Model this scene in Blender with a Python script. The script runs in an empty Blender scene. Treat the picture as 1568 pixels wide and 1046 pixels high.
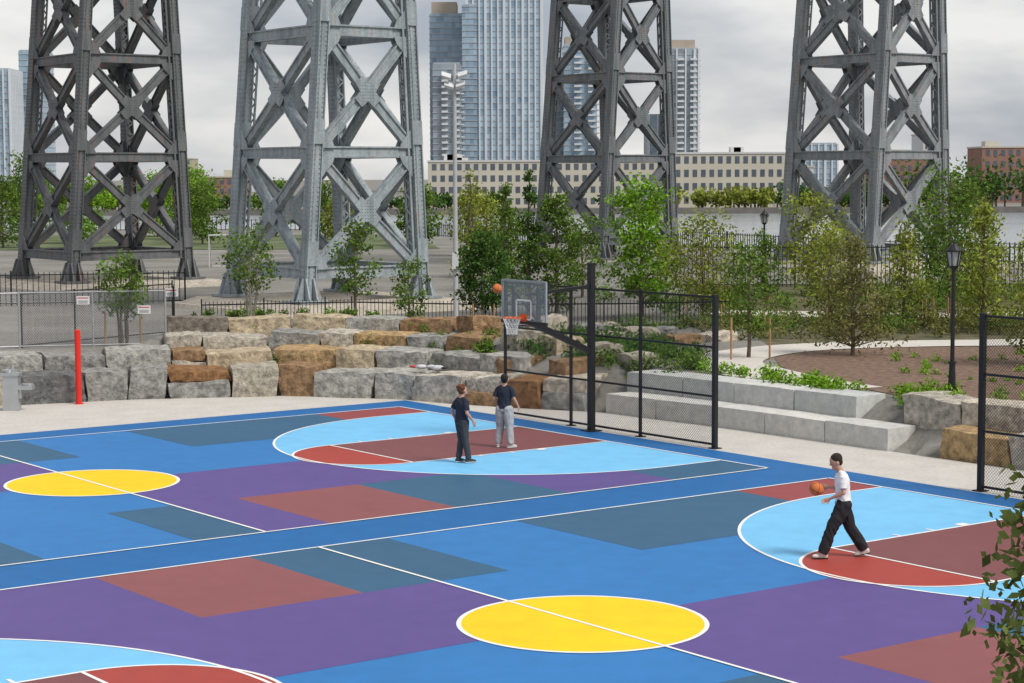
import bpy, bmesh, math, random
import numpy as np
from mathutils import Vector, Matrix, noise
random.seed(7); rng=np.random.default_rng(7)
S=bpy.context.scene; COL=S.collection
# ------------------------------------------------------------------ helpers
def V(*a): return Vector(a)
MATS={}
def lin(c): return tuple(((x/255)/12.92 if x/255<=0.04045 else ((x/255+0.055)/1.055)**2.4) for x in c)
def mat(name,col,rough=0.7,var=0.15,scale=4.0,bump=0.0,bscale=30.0,metal=0.0,detail=3,col2=None,spec=0.3,scale2=None,v2=(.8,1.15)):
    """principled with noise colour variation, in object coordinates"""
    if name in MATS: return MATS[name]
    m=bpy.data.materials.new(name); m.use_nodes=True; nt=m.node_tree; n=nt.nodes; l=nt.links
    b=n['Principled BSDF']; b.inputs['Roughness'].default_value=rough; b.inputs['Metallic'].default_value=metal
    b.inputs['Specular IOR Level'].default_value=spec
    tc=n.new('ShaderNodeTexCoord'); nz=n.new('ShaderNodeTexNoise'); nz.inputs['Scale'].default_value=scale; nz.inputs['Detail'].default_value=detail
    l.new(tc.outputs['Object'],nz.inputs['Vector'])
    r=n.new('ShaderNodeValToRGB'); r.color_ramp.elements[0].position=0.3; r.color_ramp.elements[1].position=0.7
    c1=tuple(max(0,x*(1-var)) for x in col); c2=tuple(x*(1+var) for x in col) if col2 is None else col2
    r.color_ramp.elements[0].color=(*c1,1); r.color_ramp.elements[1].color=(*c2,1)
    l.new(nz.outputs['Fac'],r.inputs['Fac'])
    out=r.outputs['Color']
    if scale2:
        n2=n.new('ShaderNodeTexNoise'); n2.inputs['Scale'].default_value=scale2; n2.inputs['Detail'].default_value=3
        l.new(tc.outputs['Object'],n2.inputs['Vector'])
        mr=n.new('ShaderNodeMapRange'); mr.inputs['From Min'].default_value=0.3; mr.inputs['From Max'].default_value=0.7
        mr.inputs['To Min'].default_value=v2[0]; mr.inputs['To Max'].default_value=v2[1]
        l.new(n2.outputs['Fac'],mr.inputs['Value'])
        mx=n.new('ShaderNodeVectorMath'); mx.operation='SCALE'; l.new(out,mx.inputs[0]); l.new(mr.outputs[0],mx.inputs['Scale']); out=mx.outputs[0]
    l.new(out,b.inputs['Base Color'])
    if bump>0:
        n3=n.new('ShaderNodeTexNoise'); n3.inputs['Scale'].default_value=bscale; n3.inputs['Detail'].default_value=3
        l.new(tc.outputs['Object'],n3.inputs['Vector'])
        bp=n.new('ShaderNodeBump'); bp.inputs['Strength'].default_value=bump; bp.inputs['Distance'].default_value=0.05
        l.new(n3.outputs['Fac'],bp.inputs['Height']); l.new(bp.outputs['Normal'],b.inputs['Normal'])
    MATS[name]=m; return m
def leafmat(name,col,var=0.3):
    m=bpy.data.materials.new(name); m.use_nodes=True; nt=m.node_tree; n=nt.nodes; l=nt.links
    n.clear(); o=n.new('ShaderNodeOutputMaterial'); d=n.new('ShaderNodeBsdfDiffuse'); t=n.new('ShaderNodeBsdfTranslucent'); mx=n.new('ShaderNodeMixShader'); mx.inputs[0].default_value=0.35
    tc=n.new('ShaderNodeTexCoord'); nz=n.new('ShaderNodeTexNoise'); nz.inputs['Scale'].default_value=3.5; nz.inputs['Detail'].default_value=1
    l.new(tc.outputs['Object'],nz.inputs['Vector']); r=n.new('ShaderNodeValToRGB'); r.color_ramp.elements[0].position=.3; r.color_ramp.elements[1].position=.7
    r.color_ramp.elements[0].color=(*[x*(1-var) for x in col],1); r.color_ramp.elements[1].color=(*[x*(1+var) for x in col],1)
    l.new(nz.outputs['Fac'],r.inputs['Fac']); l.new(r.outputs[0],d.inputs[0]); l.new(r.outputs[0],t.inputs[0]); l.new(d.outputs[0],mx.inputs[1]); l.new(t.outputs[0],mx.inputs[2]); l.new(mx.outputs[0],o.inputs[0])
    return m
class MB:
    def __init__(s): s.v=[]; s.f=[]; s.m=[]; s.c=[]
    def add(s,vs,fs,mi=0,c=None):
        o=len(s.v); s.v.extend([tuple(x) for x in vs]); s.f.extend([tuple(i+o for i in f) for f in fs]); s.m.extend([mi]*len(fs)); s.c.extend([c if c is not None else 1.0]*len(fs))
    def quad(s,a,b,c,d,mi=0): s.add([a,b,c,d],[(0,1,2,3)],mi)
    def hexa(s,p,mi=0,c=None):
        s.add(p,[(3,2,1,0),(4,5,6,7),(0,1,5,4),(1,2,6,5),(2,3,7,6),(3,0,4,7)],mi,c)
    def box(s,c,ax,ay,az,mi=0,col=None):
        c=Vector(c);ax=Vector(ax);ay=Vector(ay);az=Vector(az)
        s.hexa([c-ax-ay-az,c+ax-ay-az,c+ax+ay-az,c-ax+ay-az,c-ax-ay+az,c+ax-ay+az,c+ax+ay+az,c-ax+ay+az],mi,col)
    def abox(s,x0,x1,y0,y1,z0,z1,mi=0): s.box(((x0+x1)/2,(y0+y1)/2,(z0+z1)/2),((x1-x0)/2,0,0),(0,(y1-y0)/2,0),(0,0,(z1-z0)/2),mi)
    def beam(s,p0,p1,w,h,up=(0,0,1),mi=0):
        p0=Vector(p0);p1=Vector(p1);d=(p1-p0); L=d.length
        if L<1e-6: return
        d/=L; up=Vector(up); u=(up-d*up.dot(d))
        if u.length<1e-4: u=Vector((1,0,0))-d*d.x
        u.normalize(); sd=d.cross(u)
        s.box((p0+p1)/2,d*L/2,sd*w/2,u*h/2,mi)
    def cyl(s,p0,p1,r0,r1,n=10,mi=0,cap=True):
        p0=Vector(p0);p1=Vector(p1);d=(p1-p0).normalized(); a=Vector((0,0,1)) if abs(d.z)<.9 else Vector((1,0,0)); u=d.cross(a).normalized(); w=d.cross(u)
        vs=[]
        for p,r in((p0,r0),(p1,r1)):
            for i in range(n):
                t=2*math.pi*i/n; vs.append(p+u*math.cos(t)*r+w*math.sin(t)*r)
        fs=[(i,(i+1)%n,n+(i+1)%n,n+i) for i in range(n)]
        if cap: fs+= [tuple(range(n-1,-1,-1)),tuple(range(n,2*n))]
        s.add(vs,fs,mi)
    def sphere(s,c,r,mi=0,n=10,sc=(1,1,1)):
        c=Vector(c); vs=[c+Vector((0,0,-r*sc[2]))]; m=n//2+1
        for j in range(1,m):
            ph=-math.pi/2+math.pi*j/m
            for i in range(n):
                t=2*math.pi*i/n; vs.append(c+Vector((r*sc[0]*math.cos(ph)*math.cos(t),r*sc[1]*math.cos(ph)*math.sin(t),r*sc[2]*math.sin(ph))))
        vs.append(c+Vector((0,0,r*sc[2]))); fs=[(0,1+(i+1)%n,1+i) for i in range(n)]
        for j in range(m-2):
            for i in range(n): fs.append((1+j*n+i,1+j*n+(i+1)%n,1+(j+1)*n+(i+1)%n,1+(j+1)*n+i))
        L=len(vs)-1; b=1+(m-2)*n; fs+=[(b+i,b+(i+1)%n,L) for i in range(n)]
        s.add(vs,fs,mi)
    def obj(s,name,mats,parent=None,smooth=False,colattr=False):
        me=bpy.data.meshes.new(name); me.from_pydata(s.v,[],s.f); me.update()
        for m in mats: me.materials.append(m)
        me.polygons.foreach_set('material_index',s.m)
        if smooth: me.polygons.foreach_set('use_smooth',[True]*len(s.f))
        if colattr:
            at=me.attributes.new('tone','FLOAT_COLOR','FACE'); arr=[]
            for c in s.c:
                c=c if isinstance(c,(tuple,list)) else (c,c,c); arr.extend((*c,1))
            at.data.foreach_set('color',arr)
        o=bpy.data.objects.new(name,me); COL.objects.link(o)
        if parent: o.parent=parent
        return o
def empty(name,loc=(0,0,0)):
    e=bpy.data.objects.new(name,None); COL.objects.link(e); e.location=loc; return e
# court frame: A runs along the baseline toward the viewer, B points outward past the baseline
X0,Y0=-3.23,55.70
A=Vector((.6,-.8,0)); B=Vector((.8,.6,0))
def C(u,v,z=0.0): return Vector((X0+.6*u-.8*v, Y0-.8*u-.6*v, z*.6))
# ------------------------------------------------------------------ camera / world / sun
cam=bpy.data.cameras.new('camera'); co=bpy.data.objects.new('camera',cam); COL.objects.link(co)
cam.sensor_width=36; cam.lens=36*3006.67/1568; cam.clip_end=6000; cam.clip_start=.5
co.matrix_world=Matrix.Translation((0,0,6.6))@Matrix.Rotation(math.pi/2-.08475,4,'X')@Matrix.Rotation(-.0034,4,'Z')
S.camera=co
S.view_settings.view_transform='Standard'; S.view_settings.look='None'; S.view_settings.exposure=0
sunE,sunAz=math.radians(52),math.atan2(.80,-.60)
w=bpy.data.worlds.new('World'); S.world=w; w.use_nodes=True; nt=w.node_tree; n=nt.nodes; l=nt.links; n.clear()
sk=n.new('ShaderNodeTexSky'); sk.sky_type='NISHITA'; sk.sun_disc=False; sk.sun_elevation=sunE; sk.sun_rotation=sunAz
b1=n.new('ShaderNodeBackground'); b1.inputs[1].default_value=.1; l.new(sk.outputs[0],b1.inputs[0])
tc=n.new('ShaderNodeTexCoord'); mp=n.new('ShaderNodeMapping'); mp.inputs['Scale'].default_value=(1,1,3.0); mp.inputs['Location'].default_value=(1.35,.1,.2); l.new(tc.outputs['Generated'],mp.inputs[0])
nz=n.new('ShaderNodeTexNoise'); nz.inputs['Scale'].default_value=4.2; nz.inputs['Detail'].default_value=5; nz.inputs['Roughness'].default_value=.55; l.new(mp.outputs[0],nz.inputs[0])
rp=n.new('ShaderNodeValToRGB'); e=rp.color_ramp.elements; e[0].position=.38; e[0].color=(.42,.46,.53,1); e[1].position=.64; e[1].color=(.95,.93,.91,1)
x=e.new(.5); x.color=(.66,.67,.695,1)
l.new(nz.outputs['Fac'],rp.inputs[0]); b2=n.new('ShaderNodeBackground'); b2.inputs[1].default_value=.98; l.new(rp.outputs[0],b2.inputs[0])
ms=n.new('ShaderNodeMixShader'); ms.inputs[0].default_value=.86; l.new(b1.outputs[0],ms.inputs[1]); l.new(b2.outputs[0],ms.inputs[2])
wo=n.new('ShaderNodeOutputWorld'); l.new(ms.outputs[0],wo.inputs[0])
sl=bpy.data.lights.new('sun','SUN'); sl.energy=3.1; sl.angle=math.radians(18); sl.color=(1,.95,.88); so=bpy.data.objects.new('sun',sl); COL.objects.link(so)
sd=Vector((math.sin(sunAz)*math.cos(sunE),math.cos(sunAz)*math.cos(sunE),math.sin(sunE))); so.rotation_euler=sd.to_track_quat('Z','Y').to_euler(); so.location=(30,-30,60)
# ------------------------------------------------------------------ terrain
F=[(-60,34),(-40,44),(-24,51.5),(-18,54.4),(-14.8,56.3),(-11.3,57.8),(-6.8,58.7),(-3.2,57.6),(-1.5,56.3),(.5,55.2),(2.6,54.2),(5.5,50.9),(10,45.1),(12.4,42),(22,29),(40,5)]
FP=np.array(F,float)
def sdF(x,y):
    x=np.asarray(x,float); y=np.asarray(y,float); best=np.full(x.shape,1e9); sg=np.ones(x.shape)
    for i in range(len(FP)-1):
        ax,ay=FP[i]; bx,by=FP[i+1]; dx,dy=bx-ax,by-ay; t=np.clip(((x-ax)*dx+(y-ay)*dy)/(dx*dx+dy*dy),0,1)
        d=np.hypot(x-ax-t*dx,y-ay-t*dy); s=np.where(dx*(y-ay)-dy*(x-ax)>0,1,-1)
        u=d<best-1e-9; best=np.where(u,d,best); sg=np.where(u,s,sg)
    return best*sg
def shore(x): return np.interp(x,[-400,-20,10,25,60,400],[235,230,165,130,112,60])
def sm(a,b,x): t=np.clip((x-a)/(b-a),0,1); return t*t*(3-2*t)
def H(x,y):
    x=np.asarray(x,float); y=np.asarray(y,float); d=sdF(x,y)
    k=np.interp(x,[-12,-10.8,-3,3,4],[.4,.27,.27,.5,.6]); o=np.interp(x,[-3,3],[.5,.3])
    plat=np.interp(x,[-12,-10.5,-3,1,5],[1.22,1.85,1.85,1.4,1.0])
    back=np.interp(x,[-30,0,8],[.4,.4,1.0]); q=sm(64,80,y); plat=plat*(1-q)+back*q
    h=np.minimum(plat,(d-o)*k+np.where(x>3,0,.2)); h=np.where(d<.5,-.06,np.maximum(h,-.06))
    s=sm(-3,6,y-shore(x)); h=h*(1-s)+(-7)*s
    far=sm(0,6,y-528); h=np.where(y>500,-7+4.2*far,h)
    return h
def Hz(x,y): return float(H(np.array([x]),np.array([y]))[0])
xs=np.concatenate([[-2500,-1500,-900,-600,-400,-300,-220,-160,-120,-90,-70,-55],np.arange(-45,-24,3),np.arange(-24,26,.5),np.arange(26,60,3),[70,90,120,160,220,300,400,600,900,1500,2500]])
ys=np.concatenate([[-300,-60,-20,0,10,20,28],np.arange(32,80,.5),np.arange(80,260,3),[300,400,500,526,530,534,540,600,800,1200,2000,4000]])
XX,YY=np.meshgrid(xs,ys); ZZ=H(XX,YY)
vs=np.stack([XX.ravel(),YY.ravel(),ZZ.ravel()],1); nx=len(xs); fs=[(j*nx+i,j*nx+i+1,(j+1)*nx+i+1,(j+1)*nx+i) for j in range(len(ys)-1) for i in range(nx-1)]
g=MB(); g.add(vs.tolist(),fs)
gm=mat('ground_mat',(.20,.19,.17),.95,.2,.22,.3,8,detail=5,col2=(.27,.26,.235),scale2=5)
g.obj('ground',[gm],smooth=False)
wm=mat('water_mat',lin((150,156,160)),.2,.14,.06,.5,.6,spec=.5)
g=MB(); g.quad((-2500,90,-4),(2500,90,-4),(2500,560,-4),(-2500,560,-4)); g.obj('river_water',[wm])
con=mat('concrete_mat',(.53,.505,.465),.85,.06,1.2,.1,40,scale2=9,v2=(.9,1.06))
pl=[(p[0],p[1],0) for p in F]+[(40,-20,0),(-60,-20,0)]
bm=bmesh.new(); f=bm.faces.new([bm.verts.new(p) for p in reversed(pl)]); bmesh.ops.triangulate(bm,faces=[f]); bm.normal_update()
for f in bm.faces:
    if f.normal.z<0: f.normal_flip()
me=bpy.data.meshes.new('plaza_pavement'); bm.to_mesh(me); me.materials.append(con); o=bpy.data.objects.new('plaza_pavement',me); COL.objects.link(o)
# ------------------------------------------------------------------ courts
def paint(name,rgb,k=.91): return mat(name,tuple(min(.9,x*k) for x in lin(rgb)),.55,.04,.3,.05,60,scale2=2.2,spec=.25,v2=(.94,1.05))
P=dict(surround=paint('paint_deep_blue',(26,104,168)),blue=paint('paint_blue',(48,122,188)),light=paint('paint_light_blue',(122,196,240)),slate=paint('paint_slate',(54,98,130)),
 purple=paint('paint_purple',(96,79,143)),brown=paint('paint_brown',(142,84,86)),red=paint('paint_red',(150,72,72)),keyb=paint('paint_key_brown',(128,76,78)),semi=paint('paint_semicircle_red',(170,68,58)),
 yellow=paint('paint_yellow',(255,202,0),.98),white=mat('paint_white',(.80,.80,.78),.6,.04,3))
PK=list(P); PM=[P[k] for k in PK]; pi_={k:i for i,k in enumerate(PK)}
W,L2=14.95,12.9; LL=25.8
def rect(g,fr,u0,u1,v0,v1,z,k):
    g.add([fr(u0,v0,z),fr(u0,v1,z),fr(u1,v1,z),fr(u1,v0,z)],[(0,1,2,3)],pi_[k])
def poly(g,fr,pts,z,k): g.add([fr(a,b,z) for a,b in pts],[tuple(range(len(pts)))],pi_[k])
def strip(g,fr,pts,w,z,closed=False,k='white'):
    n_=len(pts); vs=[]
    for i,(a,b) in enumerate(pts):
        p=pts[(i-1)%n_] if (closed or i>0) else pts[i]; q=pts[(i+1)%n_] if (closed or i<n_-1) else pts[i]
        dx,dy=q[0]-p[0],q[1]-p[1]; L=math.hypot(dx,dy); nx_,ny_=-dy/L*w/2,dx/L*w/2
        vs+=[fr(a+nx_,b+ny_,z),fr(a-nx_,b-ny_,z)]
    r=n_ if closed else n_-1
    g.add(vs,[(2*i,2*i+1,(2*((i+1)%n_))+1,2*((i+1)%n_)) for i in range(r)],pi_[k])
g=MB(); rect(g,C,-1.3,33.2,-1.07,27,.004,'surround')
ob=g.obj('court_surround_pavement',PM)
R=[0,3.72,7.45,11.22,14.95]; VV=[0,2.75,5.65,8.52,11.45,12.9,14.33,17.2,20.1,25.8]
cells={0:['red','slate','slate',None,'slate','slate','brown','purple',None],
       1:[None,None,None,None,None,'purple','purple','purple',None],
       2:[None,None,'purple','purple','purple',None,None,None,None],
       3:['slate','purple','slate','brown','purple','slate',None,'slate','red']}
for ci,u0 in enumerate((0,16.82)):
    fr=lambda u,v,z,u0=u0:C(u0+u,v,z)
    g=MB(); rect(g,fr,0,W,0,LL,.008,'blue')
    for r,row in cells.items():
        for c,k in enumerate(row):
            if k: rect(g,fr,R[r],R[r+1],VV[c],VV[c+1],.012,k)
    for fl in (0,1):
        m_=(lambda p:(W-p[0],LL-p[1])) if fl else (lambda p:p)
        cu,cv,RR=W/2,1.575,5.925
        arc=[(cu-RR,0)]+[(cu-RR*math.cos(t),cv+RR*math.sin(t)) for t in np.linspace(0,math.pi,65)]+[(cu+RR,0)]
        pts=[m_(p) for p in arc]; poly(g,fr,pts[::-1],.016,'light')
        k=[m_(p) for p in((cu-1.83,0),(cu-1.83,5.79),(cu+1.83,5.79),(cu+1.83,0))]; poly(g,fr,k,.020,'keyb')
        s=[(cu-1.83*math.cos(t),5.79+1.83*math.sin(t)) for t in np.linspace(0,math.pi,33)]; poly(g,fr,[m_(p) for p in s][::-1],.020,'semi')
        strip(g,fr,pts,.06,.024); strip(g,fr,[m_(p) for p in s],.06,.0265)
        for uu in(-1.83,1.83): strip(g,fr,[m_((cu+uu,.03)),m_((cu+uu,5.76))],.06,.024)
        strip(g,fr,[m_((cu-1.86,5.79)),m_((cu+1.86,5.79))],.06,.029)
        for vv in(2.15,3.05,3.95,4.85):
            for sg in(-1,1): strip(g,fr,[m_((cu+sg*1.86,vv)),m_((cu+sg*2.05,vv))],.06 if vv!=2.15 else .25,.028)
    cc=[(W/2+1.83*math.cos(t),L2+1.83*math.sin(t)) for t in np.linspace(0,2*math.pi,73)[:-1]]
    poly(g,fr,cc,.020,'yellow'); strip(g,fr,cc,.07,.024,True); strip(g,fr,[(0,L2),(W,L2)],.06,.028)
    strip(g,fr,[(0,0),(W,0)],.06,.032); strip(g,fr,[(0,LL),(W,LL)],.06,.032); strip(g,fr,[(0,.03),(0,LL-.03)],.06,.024); strip(g,fr,[(W,.03),(W,LL-.03)],.06,.024)
    o=g.obj('basketball_court',PM)
    for p in o.data.polygons:
        if p.normal.z<0: p.flip()
# ------------------------------------------------------------------ stone walls
def stonemat(name,bump=.9,vor=1.6,lo=(.5,.48,.46),hi=(1.4,1.33,1.22)):
    m=bpy.data.materials.new(name); m.use_nodes=True; nt=m.node_tree; n=nt.nodes; l=nt.links; b=n['Principled BSDF']; b.inputs['Roughness'].default_value=.9; b.inputs['Specular IOR Level'].default_value=.2
    at=n.new('ShaderNodeAttribute'); at.attribute_name='tone'; tc=n.new('ShaderNodeTexCoord')
    nz=n.new('ShaderNodeTexNoise'); nz.inputs['Scale'].default_value=4.5; nz.inputs['Detail'].default_value=6; nz.inputs['Roughness'].default_value=.7; l.new(tc.outputs['Object'],nz.inputs[0])
    r=n.new('ShaderNodeValToRGB'); e=r.color_ramp.elements; e[0].position=.36; e[0].color=(*lo,1); e[1].position=.66; e[1].color=(*hi,1); l.new(nz.outputs['Fac'],r.inputs[0])
    mx=n.new('ShaderNodeMix'); mx.data_type='RGBA'; mx.blend_type='MULTIPLY'; mx.inputs[0].default_value=1; l.new(at.outputs['Color'],mx.inputs[6]); l.new(r.outputs[0],mx.inputs[7]); l.new(mx.outputs[2],b.inputs['Base Color'])
    bp=n.new('ShaderNodeBump'); bp.inputs['Strength'].default_value=bump; bp.inputs['Distance'].default_value=.12; l.new(nz.outputs['Fac'],bp.inputs['Height']); l.new(bp.outputs[0],b.inputs['Normal']); return m
STONE=stonemat('rough_stone_mat'); GRAN=stonemat('granite_mat',.25,.4,(.82,.82,.82),(1.1,1.09,1.06))
TONES=[(.30,.31,.31),(.25,.27,.28),(.42,.40,.35),(.50,.43,.32),(.30,.20,.12),(.56,.52,.46),(.17,.18,.19),(.44,.32,.18),(.40,.41,.40),(.27,.15,.075),(.46,.44,.40),(.32,.33,.33),(.5,.48,.44),(.22,.20,.18)]
def offs(pts,d):
    pts=[Vector((p[0],p[1],0)) for p in pts]; out=[]
    for i,p in enumerate(pts):
        a=pts[max(i-1,0)]; b=pts[min(i+1,len(pts)-1)]; t=(b-a).normalized(); nn=Vector((-t.y,t.x,0)); out.append(p+nn*d)
    return out
def resample(pts):
    L=[0]
    for i in range(1,len(pts)): L.append(L[-1]+(pts[i]-pts[i-1]).length)
    return L
def at_s(pts,L,s):
    i=max(0,min(len(L)-2,int(np.searchsorted(L,s))-1)); t=(s-L[i])/(L[i+1]-L[i]); p=pts[i].lerp(pts[i+1],t); return p
def rough_block(g,c,t,nn,lx,ly,z0,z1,tone,amp=.05,nsx=9,nsy=4,nsz=5,sh=.1,rnd=.02):
    lx/=2; ly/=2; seed=random.random()*100
    tilt=random.uniform(-.05,.05)*min(1,amp/.04); shear=random.uniform(-sh,sh); shear2=random.uniform(-sh,sh)
    idx={}; vs=[]; fs=[]; so_=Vector((seed,seed*.3,0))
    def vert(i,j,k):
        if (i,j,k) in idx: return idx[(i,j,k)]
        a=-1+2*i/nsx; b=-1+2*j/nsy; cc=k/nsz
        ra=a*(1-rnd*(abs(b)**6+abs(2*cc-1)**6)); rb=b*(1-rnd*(abs(a)**6+abs(2*cc-1)**6))
        z=z0+(z1-z0)*cc+(tilt*a*cc)-(rnd*.8*(abs(a)**6+abs(b)**6) if k==nsz else 0)
        p=c+t*(ra*lx+(shear if a>0 else shear2)*(cc-.5)*abs(a)*.9)+nn*(rb*ly); p=Vector((p.x,p.y,z))
        q=noise.noise_vector(p*1.9+so_)*amp*1.1+(noise.cell_vector(p*2.6+so_)-Vector((.5,.5,.5)))*amp*1.0+noise.noise_vector(p*7+so_)*amp*.5
        idx[(i,j,k)]=len(vs); vs.append(p+q); return idx[(i,j,k)]
    for i in range(nsx):
        for j in range(nsy):
            fs.append((vert(i,j,nsz),vert(i+1,j,nsz),vert(i+1,j+1,nsz),vert(i,j+1,nsz)))
    for i in range(nsx):
        for k in range(nsz):
            fs.append((vert(i,0,k),vert(i+1,0,k),vert(i+1,0,k+1),vert(i,0,k+1))); fs.append((vert(i+1,nsy,k),vert(i,nsy,k),vert(i,nsy,k+1),vert(i+1,nsy,k+1)))
    for j in range(nsy):
        for k in range(nsz):
            fs.append((vert(0,j+1,k),vert(0,j,k),vert(0,j,k+1),vert(0,j+1,k+1))); fs.append((vert(nsx,j,k),vert(nsx,j+1,k),vert(nsx,j+1,k+1),vert(nsx,j,k+1)))
    g.add(vs,fs,0,tone)
def wall(name,d,depth,z0,z1,xa,xb,lmin=1.0,lmax=2.1,tones=TONES,amp=.042,m=STONE,jit=.08,gap=.035,sh=.16,rnd=.015,split=.0):
    pts=offs(F,d); L=resample(pts); g=MB(); s=0
    while at_s(pts,L,s).x<xa: s+=.03
    while s<L[-1]-2:
        l_=random.uniform(lmin,lmax); a=at_s(pts,L,s); b=at_s(pts,L,s+l_)
        if a.x>=xa and b.x<=xb+.25*lmin:
            t=(b-a).normalized(); nn=Vector((-t.y,t.x,0)); c=(a+b)/2+nn*(depth/2+random.uniform(-jit,jit)*1.3); zt=z1+random.uniform(-jit,jit)
            if random.random()<split:
                zm=z0+(zt-z0)*random.uniform(.5,.7)
                rough_block(g,c,t,nn,(b-a).length-gap,depth,z0,zm,random.choice(tones),amp,sh=sh,rnd=rnd); rough_block(g,c+nn*.12,t,nn,(b-a).length-gap,depth,zm-.01,zt,random.choice(tones),amp,sh=sh,rnd=rnd)
            else: rough_block(g,c,t,nn,(b-a).length-gap,depth,z0,zt,random.choice(tones),amp,sh=sh,rnd=rnd)
        s+=l_
    return g.obj(name,[m],colattr=True)
wall('stone_retaining_wall',0,1.75,-.05,.84,-26,2.9,split=.12)
wall('stone_retaining_wall',1.6,1.8,.3,1.27,-26,1.2,split=.15)
wall('stone_retaining_wall',3.25,1.9,.7,1.62,-10.9,.0)
wall('stone_retaining_wall',5.0,1.3,1.0,2.02,-11.1,-1.4,jit=.04)
wall('stone_retaining_wall',0,1.3,-.05,.66,9.85,20)
wall('stone_retaining_wall',1.1,1.3,.3,1.2,9.5,20)
GT=[(.58,.58,.56),(.52,.53,.52),(.62,.61,.58),(.55,.55,.53)]
wall('granite_seat_wall',0,1.0,-.05,.54,2.6,9.5,1.8,2.2,GT,.008,GRAN,.006,.02,.01,.004)
wall('granite_seat_wall',.97,1.1,.3,1.07,3.2,8.95,1.8,2.2,GT,.008,GRAN,.006,.02,.01,.004)
g=MB()
for (x,y,sx) in [(1.2,66,1.2),(2.6,66.5,1.5),(4.2,66,1.4),(5.6,65,1.3),(3.2,63.5,1.1),(1.5,58.6,1.1),(2.6,57.6,1.2),(.3,59.6,1.0),(3.6,56.6,1.0),(6.9,66,1.2),(-1.0,62.4,1.2),(3.0,69,1.5),(5.0,68.4,1.3),(.2,57.9,1.6),(1.9,56.8,1.5)]:
    z=Hz(x,y); rough_block(g,Vector((x,y,0)),A.cross(Vector((0,0,1))).normalized(),A*-1,sx,.9,z-.3,z+random.uniform(.25,.5),random.choice(TONES[:6]),.06)
g.obj('boulder_group',[STONE],colattr=True)
# ------------------------------------------------------------------ path, mulch
def ribbon(name,pts,w,z,m):
    g=MB(); vs=[]; P_=[]
    for i in range(len(pts)-1):
        for k in range(6):
            p0=Vector(pts[max(i-1,0)]);p1=Vector(pts[i]);p2=Vector(pts[i+1]);p3=Vector(pts[min(i+2,len(pts)-1)]); t=k/6
            P_.append(.5*((2*p1)+(-p0+p2)*t+(2*p0-5*p1+4*p2-p3)*t*t+(-p0+3*p1-3*p2+p3)*t**3))
    P_.append(Vector(pts[-1]))
    for i,p in enumerate(P_):
        t=(P_[min(i+1,len(P_)-1)]-P_[max(i-1,0)]).normalized(); nn=Vector((-t.y,t.x)); a=p+nn*w/2; b=p-nn*w/2; vs+=[(a.x,a.y,z),(b.x,b.y,z)]
    g.add(vs,[(2*i+1,2*i+3,2*i+2,2*i) for i in range(len(P_)-1)]); return g.obj(name,[m])
pathm=mat('path_mat',(.55,.52,.47),.9,.06,1,.1,30)
ribbon('garden_path',[(40,70),(24,66),(16.9,64.7),(13.2,64.3),(9.8,63.3),(7.5,61.2),(6.3,58.2),(6.8,55.4),(7.7,52.6),(8.7,50.6)],2.3,1.03,pathm)
ribbon('garden_path',[(8,79),(14,77.5),(22,77),(40,78)],3.0,1.04,pathm)
mul=mat('mulch_mat',(.19,.125,.09),.95,.35,5,.6,25,scale2=30)
g=MB(); pts=[(9.0,61.6),(12,63),(17,63.3),(24,64),(24,40),(17,42),(12.6,44.6),(10.2,48),(9.1,51),(8.1,54),(7.8,57),(8.0,59.6)]
g.add([(a,b,1.015) for a,b in reversed(pts)],[tuple(range(len(pts)))]); g.obj('mulch_bed_ground',[mul])
soil=mat('planted_soil',(.09,.11,.045),.95,.35,1.2,.5,30,col2=(.17,.14,.09),scale2=12)
g=MB(); g.add([(8.4,58,1.008),(60,58,1.008),(60,100,1.008),(8.4,100,1.008)],[(0,1,2,3)]); g.obj('planted_ground',[soil])
gr=mat('lawn_mat',(.10,.14,.06),.95,.35,.3,.5,30,col2=(.17,.20,.10),scale2=3)
g=MB(); g.add([(-60,165,.43),(-6,165,.43),(-10,205,.43),(-80,208,.43)],[(0,1,2,3)]); g.obj('lawn_grass',[gr])
# ------------------------------------------------------------------ bridge legs
def steel(name,col,rust=.25):
    m=bpy.data.materials.new(name); m.use_nodes=True; nt=m.node_tree; n=nt.nodes; l=nt.links; b=n['Principled BSDF']; b.inputs['Roughness'].default_value=.55; b.inputs['Specular IOR Level'].default_value=.35
    tc=n.new('ShaderNodeTexCoord'); mp=n.new('ShaderNodeMapping'); mp.inputs['Scale'].default_value=(2.2,2.2,.25); l.new(tc.outputs['Object'],mp.inputs[0])
    nz=n.new('ShaderNodeTexNoise'); nz.inputs['Scale'].default_value=1.4; nz.inputs['Detail'].default_value=5; l.new(mp.outputs[0],nz.inputs[0])
    r=n.new('ShaderNodeValToRGB'); e=r.color_ramp.elements; e[0].position=.35; e[0].color=(*[x*.75 for x in col],1); e[1].position=.6; e[1].color=(*[x*1.12 for x in col],1); q=e.new(.72); q.color=(col[0]*.9+.05*rust*4,col[1]*.75,col[2]*.58,1)
    l.new(nz.outputs['Fac'],r.inputs[0]); n2=n.new('ShaderNodeTexNoise'); n2.inputs['Scale'].default_value=9; n2.inputs['Detail'].default_value=3; l.new(tc.outputs['Object'],n2.inputs[0])
    mr=n.new('ShaderNodeMapRange'); mr.inputs[1].default_value=.3; mr.inputs[2].default_value=.7; mr.inputs[3].default_value=.82; mr.inputs[4].default_value=1.1; l.new(n2.outputs['Fac'],mr.inputs[0])
    v=n.new('ShaderNodeVectorMath'); v.operation='SCALE'; l.new(r.outputs[0],v.inputs[0]); l.new(mr.outputs[0],v.inputs['Scale']); l.new(v.outputs[0],b.inputs['Base Color']); return m
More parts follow.
